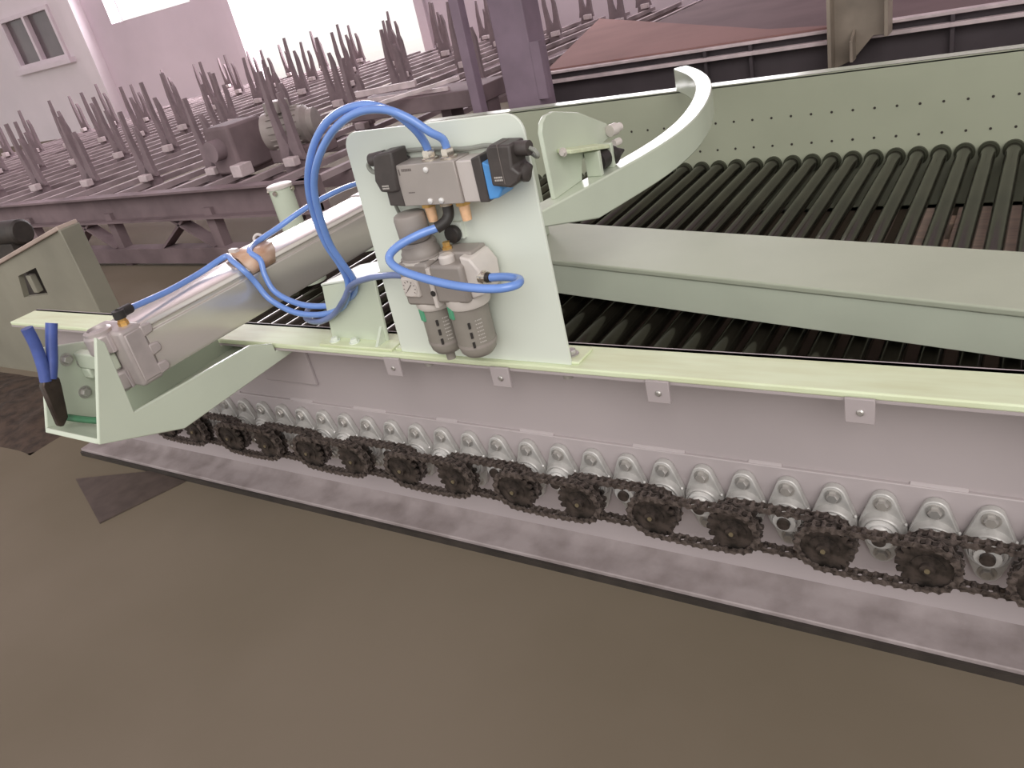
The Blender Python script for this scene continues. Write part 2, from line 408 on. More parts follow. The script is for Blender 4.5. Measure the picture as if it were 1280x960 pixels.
# curved bar : outer edge (x,y) of the top face, inner edge offset
cpts = [(-.832,1.16),(-.803,1.28),(-.778,1.40),(-.757,1.52),(-.738,1.64),(-.728,1.76),(-.732,1.90),(-.752,2.04),(-.786,2.19),(-.832,2.34),(-.895,2.49),(-.975,2.63),(-1.055,2.74)]
ZT, ZBt = .553, .478
def smooth_pts(P, sub=4):
    P = [Vector((*p, 0)) for p in P]; Q = []
    for i in range(len(P)-1):
        p0 = P[max(i-1,0)]; p1 = P[i]; p2 = P[i+1]; p3 = P[min(i+2,len(P)-1)]
        for k in range(sub):
            t = k/sub; Q.append(0.5*((2*p1)+(p2-p0)*t+(2*p0-5*p1+4*p2-p3)*t*t+(3*p1-p0-3*p2+p3)*t**3))
    return Q+[P[-1]]
sq = smooth_pts(cpts)
mb = MB(); v = []
for i, q in enumerate(sq):
    d = (sq[min(i+1,len(sq)-1)]-sq[max(i-1,0)]).normalized(); nrm = Vector((-d.y, d.x, 0)); wd = .046
    zb = ZBt+max(0, min(.06, (1.43-q.y)*.26))
    for off, z in ((0,zb),(wd,zb),(wd,ZT),(0,ZT)): v.append((q.x+nrm.x*off, q.y+nrm.y*off, z))
n = len(sq)
fs = [(3,2,1,0), tuple(4*(n-1)+k for k in range(4))]
for i in range(n-1):
    for k in range(4): fs.append((4*i+k, 4*i+(k+1) % 4, 4*(i+1)+(k+1) % 4, 4*(i+1)+k))
mb.add(v, fs)
build(mb, 'curved_bar', G, arm, bevel=.003)
# riser between beam and bar
build(MB().box(-1.20, -1.12, 1.70, 1.78, .318, .545), 'riser', G, arm, bevel=.002)
build(MB().bar((-1.16,1.74,.53), (-.85,1.20,.53), .06, .03), 'riser_arm', G, arm, bevel=.002)
# clevis plate on the bar
cl = [(1.335,.553),(1.332,.685),(1.342,.702),(1.36,.711),(1.39,.711),(1.49,.684),(1.605,.632),(1.62,.60),(1.47,.592),(1.455,.553)]
build(MB().prism(cl, 'x', -.822, -.812), 'clevis_plate', G, arm, bevel=.0015)
build(MB().add([(-.812,1.375,.634),(-.775,1.365,.632),(-.775,1.53,.596),(-.812,1.54,.598),(-.812,1.375,.642),(-.775,1.365,.640),(-.775,1.53,.604),(-.812,1.54,.606)],[(0,3,2,1),(4,5,6,7),(0,1,5,4),(1,2,6,5),(2,3,7,6),(3,0,4,7)]), 'clevis_shelf', GY, arm, bevel=.0015)
for yy in (1.475, 1.535):
    build(MB().prism([(-.81,.553),(-.775,.553),(-.775,.605),(-.81,.605)], 'y', yy, yy+.012), 'clevis_lug', G, arm, bevel=.002)
build(MB().lathe([(.023,0),(.023,.035)], (-.795,1.493,.578), (0,1,0), 20), 'pivot_roller', BLACK2, arm)
build(MB().lathe([(.021,0),(.021,.012),(.012,.025),(.003,.045)], (-.79,1.55,.574), (.35,1,0), 20), 'pivot_knob', BLACK2, arm)
build(MB().lathe([(.013,0),(.013,.02),(.009,.022),(.009,.035)], (-.80,1.59,.618), (.3,1,0), 14), 'clevis_bolt', FRLL, arm)
build(MB().lathe([(.008,0),(.008,.02)], (-.80,1.60,.588), (.3,1,0), 12), 'clevis_bolt', FRLL, arm)
build(MB().hexbolt((-.795,1.37,.636),(0,-1,0),.007,.008,.009), 'clevis_bolt', FRLL, arm)

# ------------------------------------------------------------------ cylinder bracket
brk = thing('cylinder_bracket', (-1.32, .74, .39), 'pale green L-cheeked steel bracket cantilevered from channel, carrying the air cylinder', 'bracket')
cheek = [(.583,.606),(.509,.450),(.651,.390),(.965,.398),(.965,.4185),(.888,.4185),(.888,.436),(.84,.457),(.584,.466),(.593,.592)]
build(MB().prism(cheek, 'x', -1.24, -1.232), 'cheek', G, brk, bevel=.002)
cheek2 = [(.571,.582),(.513,.450),(.651,.390),(.965,.398),(.965,.4185),(.888,.4185),(.888,.440),(.80,.50),(.66,.552)]
ck2 = build(MB().prism(cheek2, 'x', -1.408, -1.40), 'cheek', G, brk, bevel=.002)
bp = [(.509,.450),(.651,.390),(.965,.398),(.965,.406),(.652,.398),(.513,.458)]
build(MB().prism(bp, 'x', -1.40, -1.24), 'base_plate', G, brk, bevel=.0015)
build(MB().box(-1.40, -1.24, .958, .965, .30, .418), 'mounting_plate', GW, brk, bevel=.0015)
for y, z in ((.598,.545),(.622,.528),(.600,.478)):
    build(MB().hexbolt((-1.40, y, z), (1,0,0), .008, .009, .0115), 'bolt', BOLT, ck2)
build(MB().box(-1.40, -1.295, .612, .631, .520, .550), 'tongue', G, brk, bevel=.003)
build(MB().box(-1.40, -1.375, .612, .70, .50, .520), 'tongue_rib', G, brk, bevel=.003)

# ------------------------------------------------------------------ air cylinder
cyl = thing('air_cylinder', (-1.31, .95, .485), 'silver square-bodied pneumatic cylinder lying over the channel edge', 'cylinder')
CX0, CX1, CZ0, CZ1 = -1.36, -1.26, .485, .585
c = .010
prof = [(CX0+c,CZ0),(CX1-c,CZ0),(CX1-.003,CZ0+.003),(CX1,CZ0+c),(CX1,CZ1-c-.012),(CX1-.004,CZ1-c-.010),(CX1-.004,CZ1-c-.004),(CX1,CZ1-c-.002),(CX1,CZ1-c),(CX1-.003,CZ1-.003),(CX1-c,CZ1),(CX0+c,CZ1),(CX0+.003,CZ1-.003),(CX0,CZ1-c),(CX0,CZ0+c),(CX0+.003,CZ0+.003)]
build(MB().prism(prof, 'y', .675, 1.33), 'barrel', ALU, cyl, bevel=.001)
cap = build(MB().box(CX0-.002, CX1+.002, .632, .675, CZ0-.002, CZ1+.002), 'rear_cap', ALUD, cyl, bevel=.006, seg=3)
build(MB().box(CX0-.002, CX1+.002, 1.33, 1.37, CZ0-.002, CZ1+.002), 'front_cap', ALUD, cyl, bevel=.006, seg=3)
for z in (CZ0+.014, (CZ0+CZ1)/2, CZ1-.014):
    build(MB().prism([(.668,z-.011),(.688,z-.009),(.692,z),(.688,z+.009),(.668,z+.011)], 'x', CX1-.004, CX1+.0045), 'tie_boss', ALUD, cap, bevel=.003)
build(MB().box(CX1, CX1+.004, .638, .671, CZ0+.006, CZ1-.006), 'cap_pad', ALUD, cap, bevel=.002)
def lug(z0, z1):
    pts = [(-1.336,.640),(-1.336,.627)]
    for k in range(9):
        a = math.pi+math.pi*k/8; pts.append((-1.31+.026*math.cos(a), .627+.026*math.sin(a)))
    pts += [(-1.284,.627),(-1.284,.640)]
    return MB().prism(pts, 'z', z0, z1)
build(lug(.553, .587), 'clevis_lug', ALUD, cyl, bevel=.004)
build(lug(.484, .517), 'clevis_lug', ALUD, cyl, bevel=.004)
build(MB().lathe([(.023,0),(.023,.006),(.017,.009),(.015,.003)], (-1.31,.627,.586), (0,0,1), 22), 'pin_boss', ALUD, cyl)
build(MB().cyl((-1.31,.624,.478),(-1.31,.624,.592), .011, n=18), 'pivot_pin', BOLT, cyl)
build(MB().cyl((-1.31,1.37,.535),(-1.31,1.62,.535), .0125, n=18), 'piston_rod', STEEL, cyl)
build(MB().box(-1.33, -1.29, 1.60, 1.68, .512, .558), 'rod_clevis', ALUD, cyl, bevel=.003)
build(MB().lathe([(.009,0),(.009,.008),(.0075,.008),(.0075,.018)], (-1.283,.660,.586), (0,0,1), 6), 'rear_fitting', BRASS2, cyl)
build(MB().cyl((-1.283,.660,.600),(-1.283,.660,.614), .0105, n=14).cyl((-1.283,.660,.608),(-1.290,.686,.606), .009, n=12), 'rear_elbow', BLACK2, cyl)
build(MB().lathe([(.010,0),(.010,.010),(.008,.010),(.008,.03)], (-1.285,1.345,.586), (0,0,1), 12), 'front_fitting', NICKEL, cyl)
build(MB().cyl((-1.285,1.345,.612),(-1.283,1.318,.622), .009, n=12), 'front_elbow', BLACK2, cyl)
# brown tape wound over barrel and hoses
tp = MB()
tp.add([(CX1+.001,.925,.566),(CX1+.001,.985,.566),(CX1+.001,.99,.578),(CX1+.001,.92,.578),(CX1-.006,.918,.5868),(CX1-.006,1.0,.5868),(CX0+.01,.94,.5868),(CX0+.01,1.03,.5868),(CX1-.02,.92,.600),(CX1-.02,1.01,.598),(CX0+.03,.935,.602),(CX0+.03,1.02,.600)],
       [(0,1,2,3),(3,2,5,4),(4,5,9,8),(8,9,11,10),(10,11,7,6)])
o = build(tp, 'tape_wrap', TAPE, cyl); sm = o.modifiers.new('thick', 'SOLIDIFY'); sm.thickness = .0012
build(MB().tube([(-1.33,1.01,.597),(-1.332,1.012,.607),(-1.325,1.018,.612),(-1.318,1.025,.604)], .003, n=8), 'tie_tail', FRLL, cyl)
build(MB().box(-1.335,-1.315,.945,.955,.600,.608), 'tie_lock', FRLL, cyl)

# ------------------------------------------------------------------ L bracket on the flange
lb = thing('angle_bracket', (-1.03, .93, .432), 'small pale green angle bracket bolted on flange beside the valve plate', 'bracket')
build(MB().prism([(-1.108,.433),(-1.086,.545),(-.952,.562),(-.966,.433)], 'y', .928, .934), 'upright', G, lb, bevel=.0015)
v = [(-1.088,.928,.541),(-.952,.928,.560),(-.94,1.02,.560),(-1.07,1.02,.541)]
build(MB().add([(*p[:2], p[2]) for p in v]+[(p[0], p[1], p[2]+.005) for p in v], [(0,1,2,3),(7,6,5,4),(0,4,5,1),(1,5,6,2),(2,6,7,3),(3,7,4,0)]), 'top_leaf', GP, lb, bevel=.001)
build(MB().box(-1.115, -.935, .900, .934, .432, .437), 'foot', GY, lb, bevel=.0012)
build(MB().prism([(.903,.437),(.931,.437),(.931,.47)], 'x', -.975, -.969), 'gusset', G, lb)
for x in (-1.085, -1.035):
    build(MB().hexbolt((x, .914, .437), (0,0,1), .007, .008, .010), 'bolt', GP, lb)

# ------------------------------------------------------------------ valve mounting plate
pl = thing('mounting_plate', (-.745, .905, .432), 'upright pale green rounded plate on the channel flange behind valve and air filter', 'plate')
PX0, PX1, PZ0, PZ1, rr = -.913, -.577, .432, .808, .026
pts = [(PX0-.001,PZ0),(PX1,PZ0)]
for k in range(9):
    a = k*math.pi/16; pts.append((PX1-rr+rr*math.cos(a), PZ1-rr+rr*math.sin(a)))
for k in range(9):
    a = math.pi/2+k*math.pi/16; pts.append((PX0+.014+rr+rr*math.cos(a), PZ1-rr+rr*math.sin(a)))
build(MB().prism(pts, 'y', .903, .908), 'plate_sheet', GP, pl, bevel=.001)
build(MB().box(PX0-.018, PX1+.012, .906, .955, .432, .4365), 'plate_foot', GY, pl, bevel=.0012)
for x in (-.905, -.588, -.74):
    build(MB().hexbolt((x, .928, .4365), (0,0,1), .008, .009, .0115), 'bolt', BOLT, pl)

# ------------------------------------------------------------------ solenoid valve
sv = thing('solenoid_valve', (-.70, .885, .703), 'grey and black twin-coil solenoid valve screwed to upper plate', 'valve')
build(MB().box(-.778, -.672, .863, .903, .703, .763), 'valve_body', VALVE, sv, bevel=.0012)
build(MB().prism([(-.672,.703),(-.643,.703),(-.643,.761),(-.672,.761)], 'y', .866, .903), 'pilot_block', VALVEL, sv, bevel=.002)
build(MB().prism([(-.806,.705),(-.777,.703),(-.777,.766),(-.803,.772)], 'y', .862, .903), 'end_cap', BLACK, sv, bevel=.002)
build(MB().prism([(-.643,.703),(-.627,.703),(-.627,.767),(-.643,.763)], 'y', .862, .903), 'end_cap', BLACK, sv, bevel=.002)
sol = build(MB().prism([(-.627,.706),(-.611,.708),(-.603,.718),(-.603,.748),(-.626,.758)], 'y', .862, .90), 'solenoid_coil', BLUE, sv, bevel=.002)
# connectors
def connector(pts, y0, y1, g0, g1, gr):
    o = build(MB().prism(pts, 'y', y0, y1), 'plug_connector', BLACK, sv, bevel=.003, seg=2)
    build(MB().cyl(g0, g1, gr, n=16), 'cable_gland', BLACK, o)
    return o
cL = connector([(-.812,.727),(-.790,.725),(-.778,.727),(-.772,.784),(-.800,.782),(-.809,.779),(-.818,.744)], .858, .894, (-.80,.876,.774), (-.829,.876,.771), .0095)
cR = connector([(-.609,.728),(-.580,.724),(-.567,.731),(-.562,.742),(-.572,.75),(-.569,.779),(-.600,.781),(-.607,.776)], .850, .888, (-.585,.869,.770), (-.552,.869,.769), .0098)
build(MB().lathe([(.012,0),(.012,.005),(.008,.007)], (-.568,.869,.738), (1,0,0), 16), 'rear_screw_boss', BLACK, cR)
build(MB().box(-.588,-.587,.8495,.88,.73,.781), 'connector_seam', PRINT, cR)
# print on the connector faces: two short unreadable lines each
for pc, x, z, y in ((cR, -.602, .738, .8498), (cL, -.806, .735, .8578)):
    p = MB()
    for r in range(2):
        for k in range(5): p.box(x+k*.0026, x+k*.0026+.0018, y-.0004, y+.0004, z-r*.0036, z-r*.0036+.0022)
    build(p, 'printed_marks', PRINTW, pc)
p = MB()
for k in range(6): p.box(-.7665+k*.0031, -.7665+k*.0031+.0021, .8625, .8633, .7535, .7572)
p.box(-.7725, -.7705, .8625, .8633, .7485, .7572)
for k in range(4): p.box(-.764+k*.003, -.764+k*.003+.0022, .8625, .8633, .722, .7235)
build(p, 'printed_marks', PRINT, sv)
for x in (-.7235, -.6905):
    f_ = build(MB().lathe([(.0125,0),(.0125,.003),(.011,.004)], (x,.880,.763), (0,0,1), 20), 'push_fitting', NICKEL, sv)
    build(MB().lathe([(.0098,.004),(.0098,.012),(.0085,.014)], (x,.880,.763), (0,0,1), 6), 'release_collar', NICKEL, f_)
for x, z in ((-.722,.7535),(-.7285,.709),(-.7085,.709)):
    build(MB().lathe([(.0042,0),(.0042,.0018),(.002,.003)], (x,.863,z), (0,-1,0), 12), 'screw', STEEL, sv)
for x in (-.749, -.687):
    m_ = build(MB().lathe([(.0082,.007),(.0078,.018),(.0070,.030)], (x,.882,.703), (0,0,-1), 16), 'exhaust_muffler', BRASS, sv)
    build(MB().lathe([(.0115,0),(.0115,.007)], (x,.882,.703), (0,0,-1), 6), 'muffler_hex', BRASS2, m_)
el = build(MB().tube([(-.7145,.880,.699),(-.7145,.878,.685),(-.7165,.872,.677),(-.722,.865,.6725),(-.728,.860,.670)], .0082, n=14), 'elbow_fitting', BLACK2, sv)
build(MB().lathe([(.0105,0),(.0105,.006)], (-.7145,.880,.703), (0,0,-1), 14), 'elbow_collar', NICKEL, el)

# ------------------------------------------------------------------ filter regulator lubricator
fr_ = thing('air_filter_regulator', (-.74, .865, .466), 'grey air filter regulator and lubricator pair with two hanging bowls', 'filter regulator')
YC = .868
def bowl(x, r, z0, z1, nm, drain):
    h = z1-z0
    b = build(MB().lathe([(r*.35,0),(r*.72,.003),(r*.92,.010),(r,.020),(r,h)], (x,YC,z0), (0,0,1), 28), nm, FRLG, fr_)
    build(MB().lathe([(r+.0006,0),(r+.0006,.005)], (x,YC,z0+.021), (0,0,1), 28), 'bowl_band', FRL, b)
    for k, z in enumerate((.062, .046, .030)):
        a = math.radians(-62)
        px, py = x+r*math.cos(a), YC+r*math.sin(a)
        build(MB().bar((px, py, z0+z-.005), (px, py, z0+z+.004), .0035, .006, up=(math.cos(a), math.sin(a), 0)), 'sight_slot', BLACK2, b)
    p = MB()
    for q in range(7):
        for a in (-42, -36, -31, -26):
            a = math.radians(a); px, py = x+r*math.cos(a), YC+r*math.sin(a); z = z0+.030+q*.006
            p.bar((px, py, z), (px, py, z+.0016), .0018, .0014, up=(math.cos(a), math.sin(a), 0))
    build(p, 'printed_marks', PRINTW, b)
    a = math.radians(-114)
    px, py = x+r*math.cos(a), YC+r*math.sin(a)
    build(MB().bar((px, py, z1-.018), (px, py, z1+.002), .012, .005, up=(math.cos(a), math.sin(a), 0)), 'lock_clip', CLIP, b, bevel=.0008)
    if drain:
        build(MB().lathe([(.0075,0),(.0075,.014),(.012,.016)], (x,YC,z0-.014), (0,0,1), 14), 'drain', FRLG, b)
bowl(-.775, .0275, .463, .545, 'filter_bowl', True)
bowl(-.714, .0305, .462, .552, 'lubricator_bowl', False)
b1 = build(MB().box(-.803, -.745, YC-.033, YC+.03, .556, .625), 'regulator_body', FRL, fr_, bevel=.005)
build(MB().lathe([(.030,0),(.0325,.004),(.0325,.013)], (-.773,YC,.545), (0,0,1), 26), 'bowl_ring', FRLL, fr_)
build(MB().lathe([(.033,0),(.0345,.004),(.0345,.016)], (-.711,YC,.549), (0,0,1), 26), 'bowl_ring', FRLL, fr_)
build(MB().lathe([(.032,0),(.032,.004),(.030,.006),(.030,.012),(.0275,.016),(.0275,.024),(.024,.028)], (-.777,YC,.622), (0,0,1), 28), 'bonnet', FRL, fr_)
build(MB().lathe([(.0335,0),(.0335,.004)], (-.777,YC,.621), (0,0,1), 28), 'bonnet_ring', FRLL, fr_)
build(MB().lathe([(.0225,0),(.0235,.003),(.0245,.034),(.023,.040),(.019,.042)], (-.780,YC,.650), (0,0,1), 28), 'adjusting_knob', FRL, fr_, bevel=.001)
b2 = build(MB().box(-.742, -.684, YC-.034, YC+.03, .562, .622), 'lubricator_body', FRL, fr_, bevel=.005)
build(MB().prism([(-.684,.565),(-.662,.572),(-.660,.61),(-.672,.628),(-.690,.632)], 'y', YC-.024, YC+.028), 'outlet_block', FRLL, fr_, bevel=.003)
build(MB().box(-.735, -.676, YC-.012, YC+.028, .618, .634), 'top_cover', FRL, fr_, bevel=.003)
build(MB().lathe([(.011,0),(.012,.004),(.012,.014),(.009,.017)], (-.716,YC-.018,.617), (0,0,1), 18), 'sight_dome', FRLL, fr_)
build(MB().box(-.747, -.740, YC-.036, YC-.02, .555, .618), 'joint_clamp', FRLL, fr_, bevel=.001)
build(MB().lathe([(.0045,0),(.0045,.001)], (-.7435,YC-.036,.579), (0,-1,0), 12), 'clamp_screw', BLACK2, fr_)
gz = build(MB().prism([(-.799,.572),(-.769,.572),(-.769,.604),(-.799,.604)], 'y', YC-.038, YC-.030), 'gauge', FRLL, fr_, bevel=.003)
build(MB().lathe([(.0135,0),(.0135,.001)], (-.784,YC-.038,.588), (0,-1,0), 22), 'dial', DIAL, gz)
nd = MB().bar((-.790,YC-.0395,.583),(-.779,YC-.0395,.594), .0012, .0006, up=(0,1,0))
for k in range(9):
    a = math.radians(-40+k*32.5)
    nd.bar((-.784+.0095*math.cos(a),YC-.0393,.588+.0095*math.sin(a)),(-.784+.012*math.cos(a),YC-.0393,.588+.012*math.sin(a)), .001, .0006, up=(0,1,0))
build(nd, 'needle_and_ticks', PRINT, gz)
pn = build(MB().lathe([(.0125,0),(.0135,.003),(.0135,.008),(.012,.010)], (-.7245,.893,.650), (0,-1,0), 20), 'pressure_knob', BLACK2, fr_)
build(MB().box(-.737,-.712,.895,.903,.640,.665), 'knob_base', GP, fr_)
build(MB().lathe([(.008,0),(.008,.007),(.006,.008),(.006,.014)], (-.7265,YC+.002,.631), (0,0,1), 6), 'bleed_nut', BRASS2, fr_)
of = build(MB().lathe([(.010,0),(.010,.005),(.0085,.006),(.0085,.012)], (-.664,YC-.016,.598), (1,-.15,0), 16), 'outlet_fitting', NICKEL, fr_)
build(MB().lathe([(.0072,.012),(.0068,.018)], (-.664,YC-.016,.598), (1,-.15,0), 16), 'release_collar', BLACK2, of)
build(MB().lathe([(.010,0),(.010,.006),(.008,.008),(.008,.014)], (-.803,YC,.590), (-1,0,0), 16), 'inlet_fitting', NICKEL, fr_)

# ------------------------------------------------------------------ hoses and cables
def hose(name, pts, r, m, label, cat='hose', group=None, n=10):
    return tag(build(MB().tube(pts, r, n=n), name, m), label, cat, group)
hose('air_hose', [(-.7235,.880,.775),(-.7235,.876,.79),(-.726,.864,.812),(-.747,.855,.837),(-.788,.85,.852),(-.845,.85,.845),(-.894,.85,.819),(-.934,.85,.774),(-.965,.86,.722),(-.987,.88,.648),(-.992,.9,.597),(-1.0,.913,.561),
    (-1.012,.915,.535),(-1.05,.925,.502),(-1.115,.93,.483),(-1.18,.925,.487),(-1.232,.92,.515),(-1.250,.916,.552),(-1.256,.905,.582),(-1.285,.91,.599),(-1.315,.92,.604),(-1.325,.86,.595),(-1.312,.78,.596),(-1.298,.715,.602),(-1.290,.684,.606)],
    .0058, HOSE, 'blue air hose from left valve fitting to rear end of cylinder', 'hose', 'blue valve hoses')
hose('air_hose', [(-.6905,.880,.775),(-.6905,.876,.79),(-.698,.862,.804),(-.720,.852,.827),(-.751,.845,.843),(-.800,.843,.844),(-.856,.843,.823),(-.909,.845,.780),(-.946,.855,.729),(-.972,.875,.65),(-.978,.895,.599),(-.984,.912,.566),
    (-1.0,.922,.538),(-1.04,.935,.512),(-1.10,.942,.496),(-1.17,.938,.498),(-1.228,.936,.522),(-1.247,.940,.556),(-1.257,.950,.584),(-1.285,.955,.600),(-1.312,1.0,.602),(-1.300,1.05,.612),(-1.275,1.10,.628),(-1.262,1.16,.636),(-1.265,1.24,.634),(-1.283,1.32,.622)],
    .0058, HOSE, 'blue air hose from right valve fitting to front end of cylinder', 'hose', 'blue valve hoses')
hose('air_hose', [(-.817,.868,.590),(-.84,.868,.592),(-.869,.872,.589),(-.926,.89,.576),(-.985,.904,.556),(-1.02,.908,.525),(-1.07,.917,.490),(-1.13,.928,.468),(-1.20,.96,.458),(-1.25,1.02,.455)],
    .0055, HOSED, 'blue supply hose running from filter inlet into the tied bundle')
hose('air_hose', [(-.728,.860,.670),(-.749,.842,.667),(-.775,.820,.658),(-.786,.808,.645),(-.762,.797,.632),(-.706,.793,.618),(-.653,.795,.608),(-.604,.80,.604),(-.582,.815,.603),(-.590,.838,.601),(-.617,.848,.600),(-.646,.850,.598)],
    .0062, HOSE, 'blue hose looping in front of filter from black elbow to filter outlet')
tag(build(MB().tube([(-.995,.905,.545),(-1.006,.918,.548),(-.998,.926,.556),(-.986,.914,.553),(-.995,.905,.545)], .0045, n=8), 'tie_band', HOSED), 'cable tie wrapped round the blue hose bundle', 'cable tie')
hose('signal_cable', [(-.829,.876,.770),(-.838,.876,.764),(-.836,.877,.755),(-.826,.882,.750),(-.822,.896,.752),(-.808,.898,.764),(-.785,.899,.7735),(-.731,.898,.773),(-.676,.898,.769),(-.64,.896,.771),(-.618,.892,.770),(-.605,.889,.768)],
    .0033, CABLE, 'thin grey cable passing behind valve between its two plugs', 'cable', n=8)
hose('signal_cable', [(-.806,.880,.728),(-.816,.887,.712),(-.824,.894,.695),(-.824,.899,.676),(-.814,.899,.655),(-.80,.899,.645)],
    .0028, CABLE, 'thin grey cable dropping from left plug behind the filter knob', 'cable', n=8)
hose('signal_cable', [(-.552,.869,.769),(-.545,.869,.765),(-.543,.871,.758),(-.552,.880,.755),(-.572,.897,.758)],
    .0028, CABLE, 'short grey cable curling from the right plug gland', 'cable', n=8)

# ------------------------------------------------------------------ pliers in the bracket
ph = thing('pliers', (-1.36, .53, .46), 'pliers with blue grips standing jaws down in the bracket', 'pliers')
def grip(pts, rs):
    mb = MB(); mb.tube(pts, rs, n=12, sub=5); return mb
build(grip([(-1.362,.550,.632),(-1.362,.549,.60),(-1.362,.543,.565),(-1.362,.536,.540)], .0095), 'grip', PLIERB, ph)
build(grip([(-1.362,.589,.622),(-1.362,.577,.60),(-1.362,.560,.565),(-1.362,.545,.540)], .0095), 'grip', PLIERB, ph)
build(MB().prism([(.524,.536),(.532,.547),(.549,.547),(.556,.536),(.553,.522),(.538,.470),(.524,.459),(.517,.463),(.521,.505)], 'x', -1.369, -1.355), 'jaws', PLIERS, ph, bevel=.003)
build(MB().cyl((-1.354,.540,.530),(-1.371,.540,.530), .007, n=14), 'joint_rivet', PLIERS, ph)
tag(build(MB().tube([(-1.385,.548,.459),(-1.35,.552,.457),(-1.30,.560,.455),(-1.262,.572,.451)], .006, n=8), 'green_cord_offcut', DKGREEN), 'dark green offcut lying on the floor of the bracket', 'offcut')

# ------------------------------------------------------------------ floor pieces
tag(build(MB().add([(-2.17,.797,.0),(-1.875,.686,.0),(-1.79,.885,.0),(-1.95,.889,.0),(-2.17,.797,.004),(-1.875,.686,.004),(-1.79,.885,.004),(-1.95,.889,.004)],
    [(0,3,2,1),(4,5,6,7),(0,1,5,4),(1,2,6,5),(2,3,7,6),(3,0,4,7)]), 'floor_dark_patch', PATCHD), 'dark thin patch on floor against channel foot', 'plate')  # thin dark four-cornered slab lying on the floor

# ------------------------------------------------------------------ background: transfer table with upright forks
tt = thing('transfer_table', (-4.8, 4.2, 0), 'purple grey steel transfer table with rows of upright forks behind the conveyor', 'table')
TX0, TX1, TY0, TY1 = -9.5, -2.55, 2.32, 7.4
build(MB().box(TX0, TX1, TY0, TY0+.012, .245, .385).box(TX0, TX1, TY0-.05, TY0, .375, .385).box(TX0, TX1, TY0-.05, TY0, .245, .255), 'edge_channel', BGD, tt)
build(MB().box(TX0, TX1, TY0-.04, TY0+.03, .02, .10), 'bottom_chord', BGD, tt)
x = TX1-.35; k = 0
while x > TX0+.6:
    build(MB().bar((x, TY0, .10), (x-.26 if k % 2 else x+.26, TY0, .245), .012, .07, up=(0,1,0)), 'brace', BGD, tt)
    if k % 2 == 0: build(MB().box(x-.42, x-.36, TY0-.02, TY0+.03, .0, .29), 'leg', BGD, tt)
    x -= .42; k += 1
build(MB().box(TX1-.08, TX1, TY0-.03, TY0+.05, 0, .385), 'leg', BGD, tt)
rows = [2.62, 3.35, 4.2, 5.2, 6.3, 7.3]
for y in rows:
    build(MB().box(TX0, TX1, y-.04, y+.04, .27, .34), 'cross_rail', BGD, tt)
slat = build(MB().box(TX1-.07, TX1-.035, TY0+.03, TY1, .345, .372), 'deck_bar', DECKB, tt)
nb = int((TX1-TX0)/.25)
for k in range(1, nb): copy_at(slat, (-.25*k, 0, 0))
# fork: foot, two tapering tines
def fork_mesh(x, y, z):
    mb = MB()
    mb.prism([(x-.055,z),(x+.055,z),(x+.045,z+.07),(x-.045,z+.07)], 'y', y-.03, y+.03)
    return mb
f0 = build(fork_mesh(TX1-.4, rows[0], .34), 'upright_fork', BGS, tt, bevel=.004)
def tine(x, y, z, s, h):
    mb = MB(); vs = []
    prof = [(0, .085, .0), (.05, .058, .006*s), (.12, .036, .016*s), (.24, .024, .022*s), (h, .009, .012*s)]
    for zz, wd, dx in prof:
        cx = x+s*.024+dx
        vs += [(cx-wd*.6, y-.012, z+zz), (cx+wd*.6, y-.012, z+zz), (cx+wd*.6, y+.012, z+zz), (cx-wd*.6, y+.012, z+zz)]
    fs = [(3,2,1,0), tuple(4*(len(prof)-1)+q for q in range(4))]
    for i in range(len(prof)-1):
        for q in range(4): fs.append((4*i+q, 4*i+(q+1) % 4, 4*(i+1)+(q+1) % 4, 4*(i+1)+q))
    return mb.add(vs, fs)
build(tine(TX1-.4, rows[0], .40, -1, .40), 'tine', BGS, f0)
build(tine(TX1-.4, rows[0], .40, 1, .30), 'tine', BGS, f0)
build(MB().box(TX1-.40, TX1-.33, rows[0]-.075, rows[0]-.032, .385, .425), 'rest_block', BGL, f0, bevel=.004)
first = True
for ri, y in enumerate(rows):
    x = TX1-.4-(ri % 2)*.2
    while x > TX0+.2:
        if first: first = False
        else:
            c_ = copy_at(f0, (x-(TX1-.4), y-rows[0], 0))
            # copies share meshes; the tilt is about each fork's own foot
            t = random.uniform(-.05, .05); s_ = random.uniform(.85, 1.1)
            p = Vector((TX1-.4, rows[0], .34))-Vector(tt.location)
            R_ = Matrix.Translation(p+Vector((x-(TX1-.4), y-rows[0], 0))) @ Matrix.Rotation(t, 4, 'Y') @ Matrix.Diagonal((1,1,s_,1)) @ Matrix.Translation(-p)
            c_.matrix_local = R_
        x -= .58
# gear motor on the table
mt = thing('gear_motor', (-3.05, 2.80, .3725), 'round grey gear motor standing on the corner of the table', 'motor')
build(MB().lathe([(.05,0),(.085,.01),(.09,.03),(.09,.22),(.07,.24),(.07,.27)], (-3.2,2.72,.52), (.9,.42,0), 28), 'motor_body', MOTOR, mt)
fins = MB()
for k in range(18):
    a = 2*math.pi*k/18
    d = Vector((.9,.42,0)).normalized(); u = d.cross(Vector((0,0,1))).normalized(); v_ = Vector((0,0,1))
    q = u*math.cos(a)+v_*math.sin(a); b0 = Vector((-3.2,2.72,.52))
    fins.bar(b0+d*.05+q*.092, b0+d*.2+q*.092, .004, .012, up=tuple(q))
build(fins, 'cooling_fins', MOTOR, mt)
build(MB().box(-3.20,-2.95,2.70,2.92,.3725,.44), 'motor_foot', BGD, mt, bevel=.006)
build(MB().box(-3.14,-3.04,2.70,2.78,.60,.655), 'terminal_box', MOTOR, mt, bevel=.006)
gb = thing('gearbox', (-3.36, 2.66, .3725), 'dark gearbox block beside the round motor on the table', 'gearbox')
